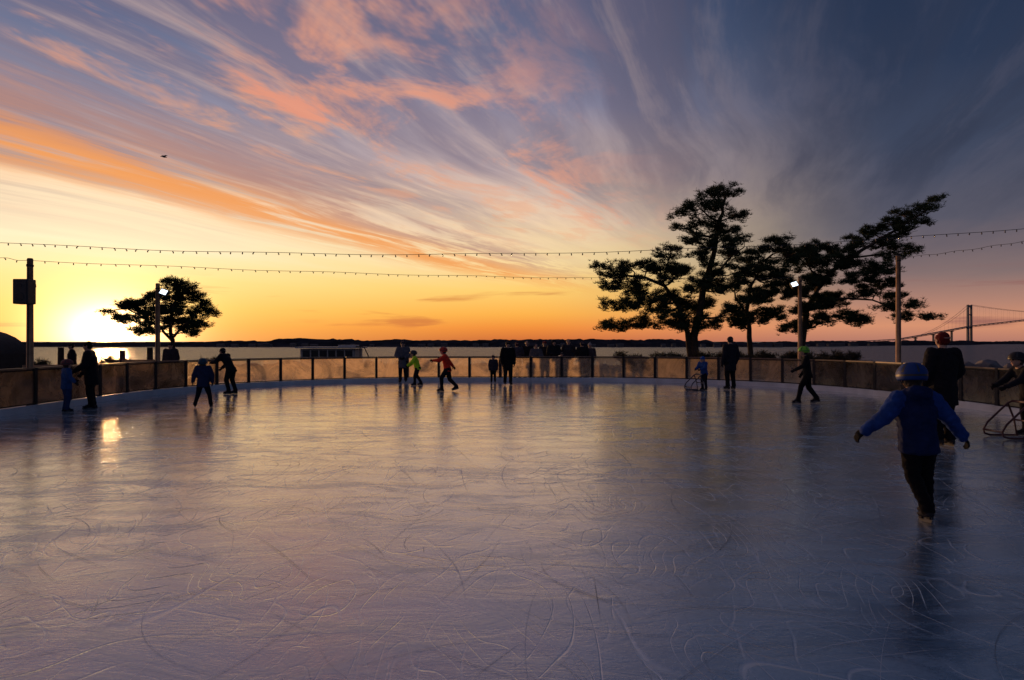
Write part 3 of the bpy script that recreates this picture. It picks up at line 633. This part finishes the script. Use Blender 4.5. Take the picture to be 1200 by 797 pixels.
    if hood or gear=='hood':
        P.append((shm+axu*.045*u-V3((0,.045,0))*u*f-V3((.035,0,0))*u,V3((.036,.034,.036))*u*f,shm+axu*.045*u-V3((0,.045,0))*u*f+V3((.035,0,0))*u,V3((.036,.034,.036))*u*f,0))
        for s in(-1,1): P.append((shm+axu*.04*u+V3((s*.055,-.03,0))*u,V3((.030,.03,.030))*u*f,shm+axu*.045*u+V3((s*.045,.03,-.01))*u,V3((.022,.022,.02))*u*f,0))
    if gear=='hood':
        P.append((hd+V3((0,0,.012))*h-lk*.012*h,V3((.062,.064,.062))*h,shm+axu*.05*u-V3((0,.02,0))*u,V3((.055,.05,.04))*u,0))
    body=solid('body',P,mats,voxel,e_,4,wr)
    fm=MB(); fp=[]
    for s in(-1,1): fp.append((hd+lk*.0545*h+rt*s*.018*h+V3((0,0,.004))*h,V3((.0065,)*3)*h,hd+lk*.0545*h+rt*s*.020*h+V3((0,0,.004))*h,V3((.0065,)*3)*h,0))
    fp.append((hd+lk*.051*h-rt*.011*h-V3((0,0,.032))*h,V3((.005,.005,.003))*h,hd+lk*.051*h+rt*.011*h-V3((0,0,.032))*h,V3((.005,.005,.003))*h,1))
    hull_geo(fp,fm); fm.obj('face_features',[mat('eye',(0.02,0.015,0.012),0.2,0,1,0),mat('lips',(0.32,0.12,0.10),0.5,0,1,0)],e_,True)
    hp_=[]
    hm=cloth(gloves,'glove') if gloves else SKIN; g=1.25 if gloves else 1.0
    for s,sg in(('L',-1),('R',1)):
        wr_=G['wr'+s]; d=wr_-G['el'+s]; d/=np.linalg.norm(d); inn=V3((-sg,0.15,-0.1)); nrm=inn-d*(inn@d); nrm/=np.linalg.norm(nrm)
        sdv_=np.cross(d,nrm)*sg; 
        if sdv_[1]<0: sdv_=-sdv_
        hl=.105*u*(1.08 if gloves else 1); r=.0052*u*g
        k0=wr_+d*.012*u; base=wr_+d*hl*.48
        for o_ in(-.55,.55): hp_.append((k0+sdv_*o_*.018*u,V3((r*1.5,)*3),base+sdv_*o_*.026*u,V3((r*1.35,)*3),0))
        hp_.append((k0,V3((r*1.6,)*3),base,V3((r*1.5,)*3),0))
        hp_.append((wr_-d*.02*u,V3((.016*u*g,)*3),wr_+d*.01*u,V3((.015*u*g,)*3),0))
        for i,(o_,ln) in enumerate(((-1.05,.78),(-.35,.95),(.35,1.0),(1.05,.92))):
            a=base+sdv_*o_*.0175*u; l=hl*.5*ln; d1=d*.92+nrm*.35+sdv_*o_*.08; d2=d*.6+nrm*.8; d3=d*.2+nrm*.98
            b_=a+d1/np.linalg.norm(d1)*l*.42; c__=b_+d2/np.linalg.norm(d2)*l*.33; d_=c__+d3/np.linalg.norm(d3)*l*.22
            hp_+= [(a,V3((r,)*3),b_,V3((r*.95,)*3),0),(b_,V3((r*.95,)*3),c__,V3((r*.88,)*3),0),(c__,V3((r*.88,)*3),d_,V3((r*.75,)*3),0)]
        a=wr_+d*hl*.15+sdv_*.015*u; b_=a+(sdv_*.8+d*.7+nrm*.25)*hl*.25; c__=b_+(sdv_*.25+d*.9+nrm*.45)*hl*.22
        hp_+= [(a,V3((r*1.25,)*3),b_,V3((r*1.1,)*3),0),(b_,V3((r*1.1,)*3),c__,V3((r*.85,)*3),0)]
    solid('hands',hp_,[hm],0.0048 if voxel<0.012 else 0.0065,e_,1)
    if skates:
        bl=MB()
        for s in 'LR':
            t=G['t'+s]; t=t/np.linalg.norm(t); sd2=np.cross(t,(0,0,1)); sd2/=np.linalg.norm(sd2); upv=np.cross(sd2,t); s0=G['an'+s]-V3((0,0,.05*u))
            def q(a,z,w_): return s0+t*a*u+upv*z*u+sd2*w_
            prof=[(-.055,0),(-.055,-.022),(-.045,-.032),(.10,-.032),(.118,-.020),(.112,0)]
            n=len(prof); v=[q(a,z,-.002) for a,z in prof]+[q(a,z,.002) for a,z in prof]
            bl.add(v,[tuple(range(n)),tuple(range(2*n-1,n-1,-1))]+[(i,(i+1)%n,n+(i+1)%n,n+i) for i in range(n)],0)
            for a in(-.03,.075):
                hw=.012*u; v=[q(a+dx*.02,z,w_) for dx in(-1,1) for z in(-.012,.006) for w_ in(-hw,hw)]
                bl.add(v,[(0,1,3,2),(4,6,7,5),(0,4,5,1),(2,3,7,6),(0,2,6,4),(1,5,7,3)],1)
        bl.obj('skate_blades',[STEEL,BOOT],e_)
    if gear=='helmet':
        V=[];F=[];nu=36;nv=14;rx,ry,rz=V3((.066,.078,.066))*h
        c_=hd+V3((0,0,.014))*h-lk*.004*h
        for j in range(nv):
            t=-0.35+(math.pi/2+0.35)*j/(nv-1)
            for i in range(nu):
                a=2*math.pi*i/nu; rid=1+0.035*(math.sin(a*6)>0.2)*(0.1<t<1.2)
                front_=math.cos(a); tt=t if t>0 else t*(1.0 if front_<0.3 else 0.25)
                V.append(c_+rt*math.sin(a)*rx*math.cos(tt)*rid+lk*math.cos(a)*ry*math.cos(tt)*rid+V3((0,0,1))*math.sin(tt)*rz*rid)
        for j in range(nv-1):
            for i in range(nu): F.append((j*nu+i,j*nu+(i+1)%nu,(j+1)*nu+(i+1)%nu,(j+1)*nu+i))
        mi=[1 if (3<j<10 and i%6 in(0,)) or j==2 else 0 for j in range(nv-1) for i in range(nu)]
        o=newobj('helmet',V,F,[mat('helmet_%d_%d_%d'%gcol,lin(gcol)[:3],0.6,0.08,5,0,spec=0.2),black],e_,True,mi); s_=o.modifiers.new('s','SOLIDIFY'); s_.thickness=0.012
        st=MB(); 
        for s in(-1,1): st.tube([c_+rt*s*rx*.95-V3((0,0,.02))*h,hd+rt*s*.036*h-V3((0,0,.045))*h,hd+lk*.02*h-V3((0,0,.064))*h],0.006,5)
        st.obj('chin_strap',black,e_)
    return e_
PI=math.pi
person('child_skater',3.66,6.04,0.0,1.40,dict(head=(-.071,.035,.905),shL=(-.175,0,.775),shR=(.035,0,.775),elL=(-.262,-.02,.675),wrL=(-.368,.02,.578),elR=(.125,-.02,.672),wrR=(.238,.01,.545),
   hpL=(-.105,-.02,.49),hpR=(-.012,-.02,.49),knL=(-.074,.02,.30),knR=(.026,.05,.305),anL=(-.020,-.05,.095),anR=(.046,.06,.085),tL=(.12,1,-.18),tR=(.1,1,0),look=(.05,1,-.1)),
   jacket=(20,36,76),sleeve=(30,62,126),trousers=(16,16,20),gear='helmet',gcol=(22,56,118),hs=1.2,puff=1.2,voxel=0.009,wr=0.009,gloves=(14,16,22),hood=True,leg=1.1)
person('man_skater',6.57,10.4,0.15,1.74,dict(elL=(-.155,.0,.655),elR=(.155,.0,.655),wrL=(-.11,.08,.55),wrR=(.11,.08,.55),knL=(-.055,.02,.29),knR=(.05,.02,.29),anL=(-.05,0,.085),anR=(.05,-.02,.085)),
   jacket=(24,24,30),trousers=(18,18,22),gcol=(96,24,26),puff=1.22,voxel=0.011,wr=0.008,gloves=(20,20,24),coat=True,leg=1.25)
person('child_skater',8.72,11.5,PI/2,1.42,dict(shL=(-.10,.10,.79),shR=(.10,.10,.79),head=(0,.15,.90),elL=(-.12,.2,.67),elR=(.12,.2,.67),wrL=(-.10,.33,.60),wrR=(.10,.33,.60)),jacket=(26,28,36),gear='helmet',gcol=(30,30,36),hs=1.2,voxel=0.013)
person('child_skater',7.58,17.5,PI/2-0.2,1.46,dict(head=(0,.07,.91),shL=(-.105,.04,.80),shR=(.105,.04,.80),elL=(-.15,.10,.67),wrL=(-.12,.22,.60),elR=(.16,-.04,.66),wrR=(.15,.06,.52),knL=(-.06,.12,.31),knR=(.07,-.03,.28),anL=(-.07,.17,.085),anR=(.09,-.17,.10),tR=(.2,1,-.15)),
   jacket=(20,22,26),trousers=(14,14,18),gear='helmet',gcol=(120,190,60),hs=1.15)
person('man_skater',7.2,22.5,0.3,1.76,jacket=(30,32,42),gcol=(40,40,48),puff=1.15,coat=True)
person('child_skater',6.25,22.2,PI/2+.6,1.12,dict(shL=(-.11,.06,.79),shR=(.11,.06,.79),head=(0,.08,.9),elL=(-.13,.12,.66),elR=(.13,.12,.66),wrL=(-.1,.25,.62),wrR=(.1,.25,.62)),jacket=(36,70,130),trousers=(24,26,40),gcol=(40,80,150),hs=1.25,puff=1.2)
person('woman_skater',-4.2,26.3,PI,1.62,dict(elL=(-.16,.02,.66),wrL=(-.07,.1,.6),elR=(.16,.02,.66),wrR=(.07,.1,.6)),jacket=(84,84,92),trousers=(30,30,36),gcol=(50,50,58),puff=1.15,coat=True)
person('child_skater',-3.4,24.6,PI*.55,1.28,dict(head=(0,.12,.89),shL=(-.11,.08,.78),shR=(.11,.08,.78),elL=(-.16,.16,.66),wrL=(-.12,.27,.58),elR=(.17,.1,.66),wrR=(.15,.22,.56),knL=(-.06,.08,.29),anL=(-.07,.08,.085),knR=(.06,.03,.29),anR=(.08,-.1,.085)),jacket=(190,235,50),trousers=(26,28,34),gear='helmet',gcol=(60,60,66),hs=1.22,puff=1.2)
person('child_skater',-2.05,21.7,PI*.5,1.42,dict(head=(0,.10,.90),shL=(-.10,.06,.79),shR=(.10,.06,.79),elL=(-.15,.16,.70),wrL=(-.14,.29,.70),elR=(.17,-.02,.67),wrR=(.18,-.10,.57),knL=(-.06,.13,.31),anL=(-.07,.12,.085),knR=(.07,-.04,.27),anR=(.1,-.19,.12),tR=(.1,1,-.3)),
   jacket=(225,60,40),trousers=(24,24,32),gear='helmet',gcol=(190,60,40),hs=1.15,puff=1.1)
person('man_skater',-.15,24.8,PI+.2,1.6,jacket=(20,20,24),gcol=(24,24,28),puff=1.15,coat=True)
person('child_skater',-.72,26.2,PI,1.05,jacket=(50,48,58),gcol=(60,40,50),hs=1.25,puff=1.2)
person('man_skater',-9.85,16.0,PI/2+.35,1.62,dict(head=(0,.05,.915),shL=(-.108,.03,.80),shR=(.108,.03,.80),elL=(-.14,.06,.65),wrL=(-.11,.18,.57),elR=(.15,.03,.64),wrR=(.13,.13,.53)),jacket=(26,26,32),gcol=(22,22,26),puff=1.25,coat=True)
person('child_skater',-10.05,15.4,-.7,1.16,dict(elL=(-.17,.06,.68),wrL=(-.2,.18,.62),elR=(.17,.0,.68),wrR=(.24,.06,.6)),jacket=(44,74,122),trousers=(40,56,96),gear='helmet',gcol=(110,60,60),hs=1.25,puff=1.2)
person('child_skater',-7.42,16.4,.25,1.18,dict(head=(-.01,.03,.905),elL=(-.17,0,.66),wrL=(-.20,.04,.53),elR=(.17,0,.66),wrR=(.17,.05,.52),hpL=(-.055,0,.48),hpR=(.055,0,.48),knL=(-.10,.04,.28),knR=(.11,.04,.28),anL=(-.15,0,.085),anR=(.15,-.02,.085)),jacket=(34,46,76),trousers=(20,22,30),gear='helmet',gcol=(34,70,90),hs=1.25,puff=1.2)
person('man_skater',-8.5,20.6,PI/2-.2,1.5,dict(head=(.0,.18,.86),shL=(-.108,.13,.77),shR=(.108,.13,.77),elL=(-.14,.22,.66),wrL=(-.11,.34,.64),elR=(.15,.16,.62),wrR=(.13,.26,.53),hpL=(-.055,-.02,.5),hpR=(.055,-.02,.5),knL=(-.06,.05,.29),knR=(.06,.0,.29),anR=(.07,-.07,.085)),jacket=(24,26,34),trousers=(20,22,28),gcol=(26,26,30),puff=1.15)
sp_=[(0.22,29.0,1.64,(60,58,70),'beanie',(70,40,50),.1),(0.66,29.3,1.70,(30,30,36),'hair',(30,30,30),2.9),(1.02,28.9,1.56,(84,80,86),'longhair',(30,30,30),3.3),(1.42,29.6,1.68,(40,34,40),'beanie',(120,40,40),2.8),
 (1.78,29.1,1.74,(26,28,36),'hood',(30,30,30),3.4),(2.42,29.2,1.76,(44,44,52),'hair',(30,30,30),3.0),(2.98,28.9,1.66,(30,30,34),'beanie',(40,44,60),.3),(3.35,29.4,1.59,(70,60,64),'pompom',(150,140,140),3.3),(-0.5,29.3,1.0,(60,44,60),'pompom',(120,60,70),3.1),(2.1,28.8,1.2,(90,80,74),'beanie',(60,60,60),3.2)]
for i,(x,y,h,jc,g,gc,yw) in enumerate(sp_): person('spectator',x,y,yw,h,dict(wrL=(-.1,.1,.56),wrR=(.1,.1,.56)) if i%2 else dict(elL=(-.16,.03,.66),wrL=(-.06,.12,.64),elR=(.16,.03,.66),wrR=(.05,.13,.63)),jacket=jc,gear=g,gcol=gc,skates=False,puff=1.15+.05*(i%3),coat=i%2==0,voxel=0.02,hs=1.15 if h<1.3 else 1)
person('spectator',-12.2,24.4,PI,1.62,None,jacket=(46,42,50),gcol=(30,30,36),skates=False,puff=1.2,voxel=0.02)
person('spectator',-15.6,24.2,2.2,1.6,None,jacket=(30,30,36),gcol=(30,30,36),skates=False,puff=1.2,voxel=0.02)
def aid(x,y,yaw,s,col):
    e_=empty('skating_aid',(x,y,0)); e_.rotation_euler=(0,0,yaw); m=mat('aid_%d'%col[0],lin(col)[:3],0.4,0.1,5,0); b=MB()
    for q in(-1,1):
        w_=.26*s*q
        b.tube([(w_,.30*s,.02),(w_,-.25*s,.02),(w_,-.36*s,.05),(w_,-.38*s,.12),(w_,-.30*s,.24),(w_,.10*s,.66*s),(w_*.9,.18*s,.70*s)],.017,8)
        b.tube([(w_,.28*s,.02),(w_,.22*s,.35*s),(w_,.10*s,.66*s)],.017,8)
    b.tube([(-.25*s,.18*s,.70*s),(.25*s,.18*s,.70*s)],.022,8); b.tube([(-.26*s,-.38*s,.12),(.26*s,-.38*s,.12)],.017,8); b.tube([(-.26*s,.23*s,.33*s),(.26*s,.23*s,.33*s)],.015,8)
    b.obj('tube_frame',m,e_,True)
aid(8.28,11.3,-PI/2,0.85,(70,34,32)); aid(5.95,22.15,-PI/2+.3,0.75,(60,60,66))
print('objects',len(bpy.data.objects))
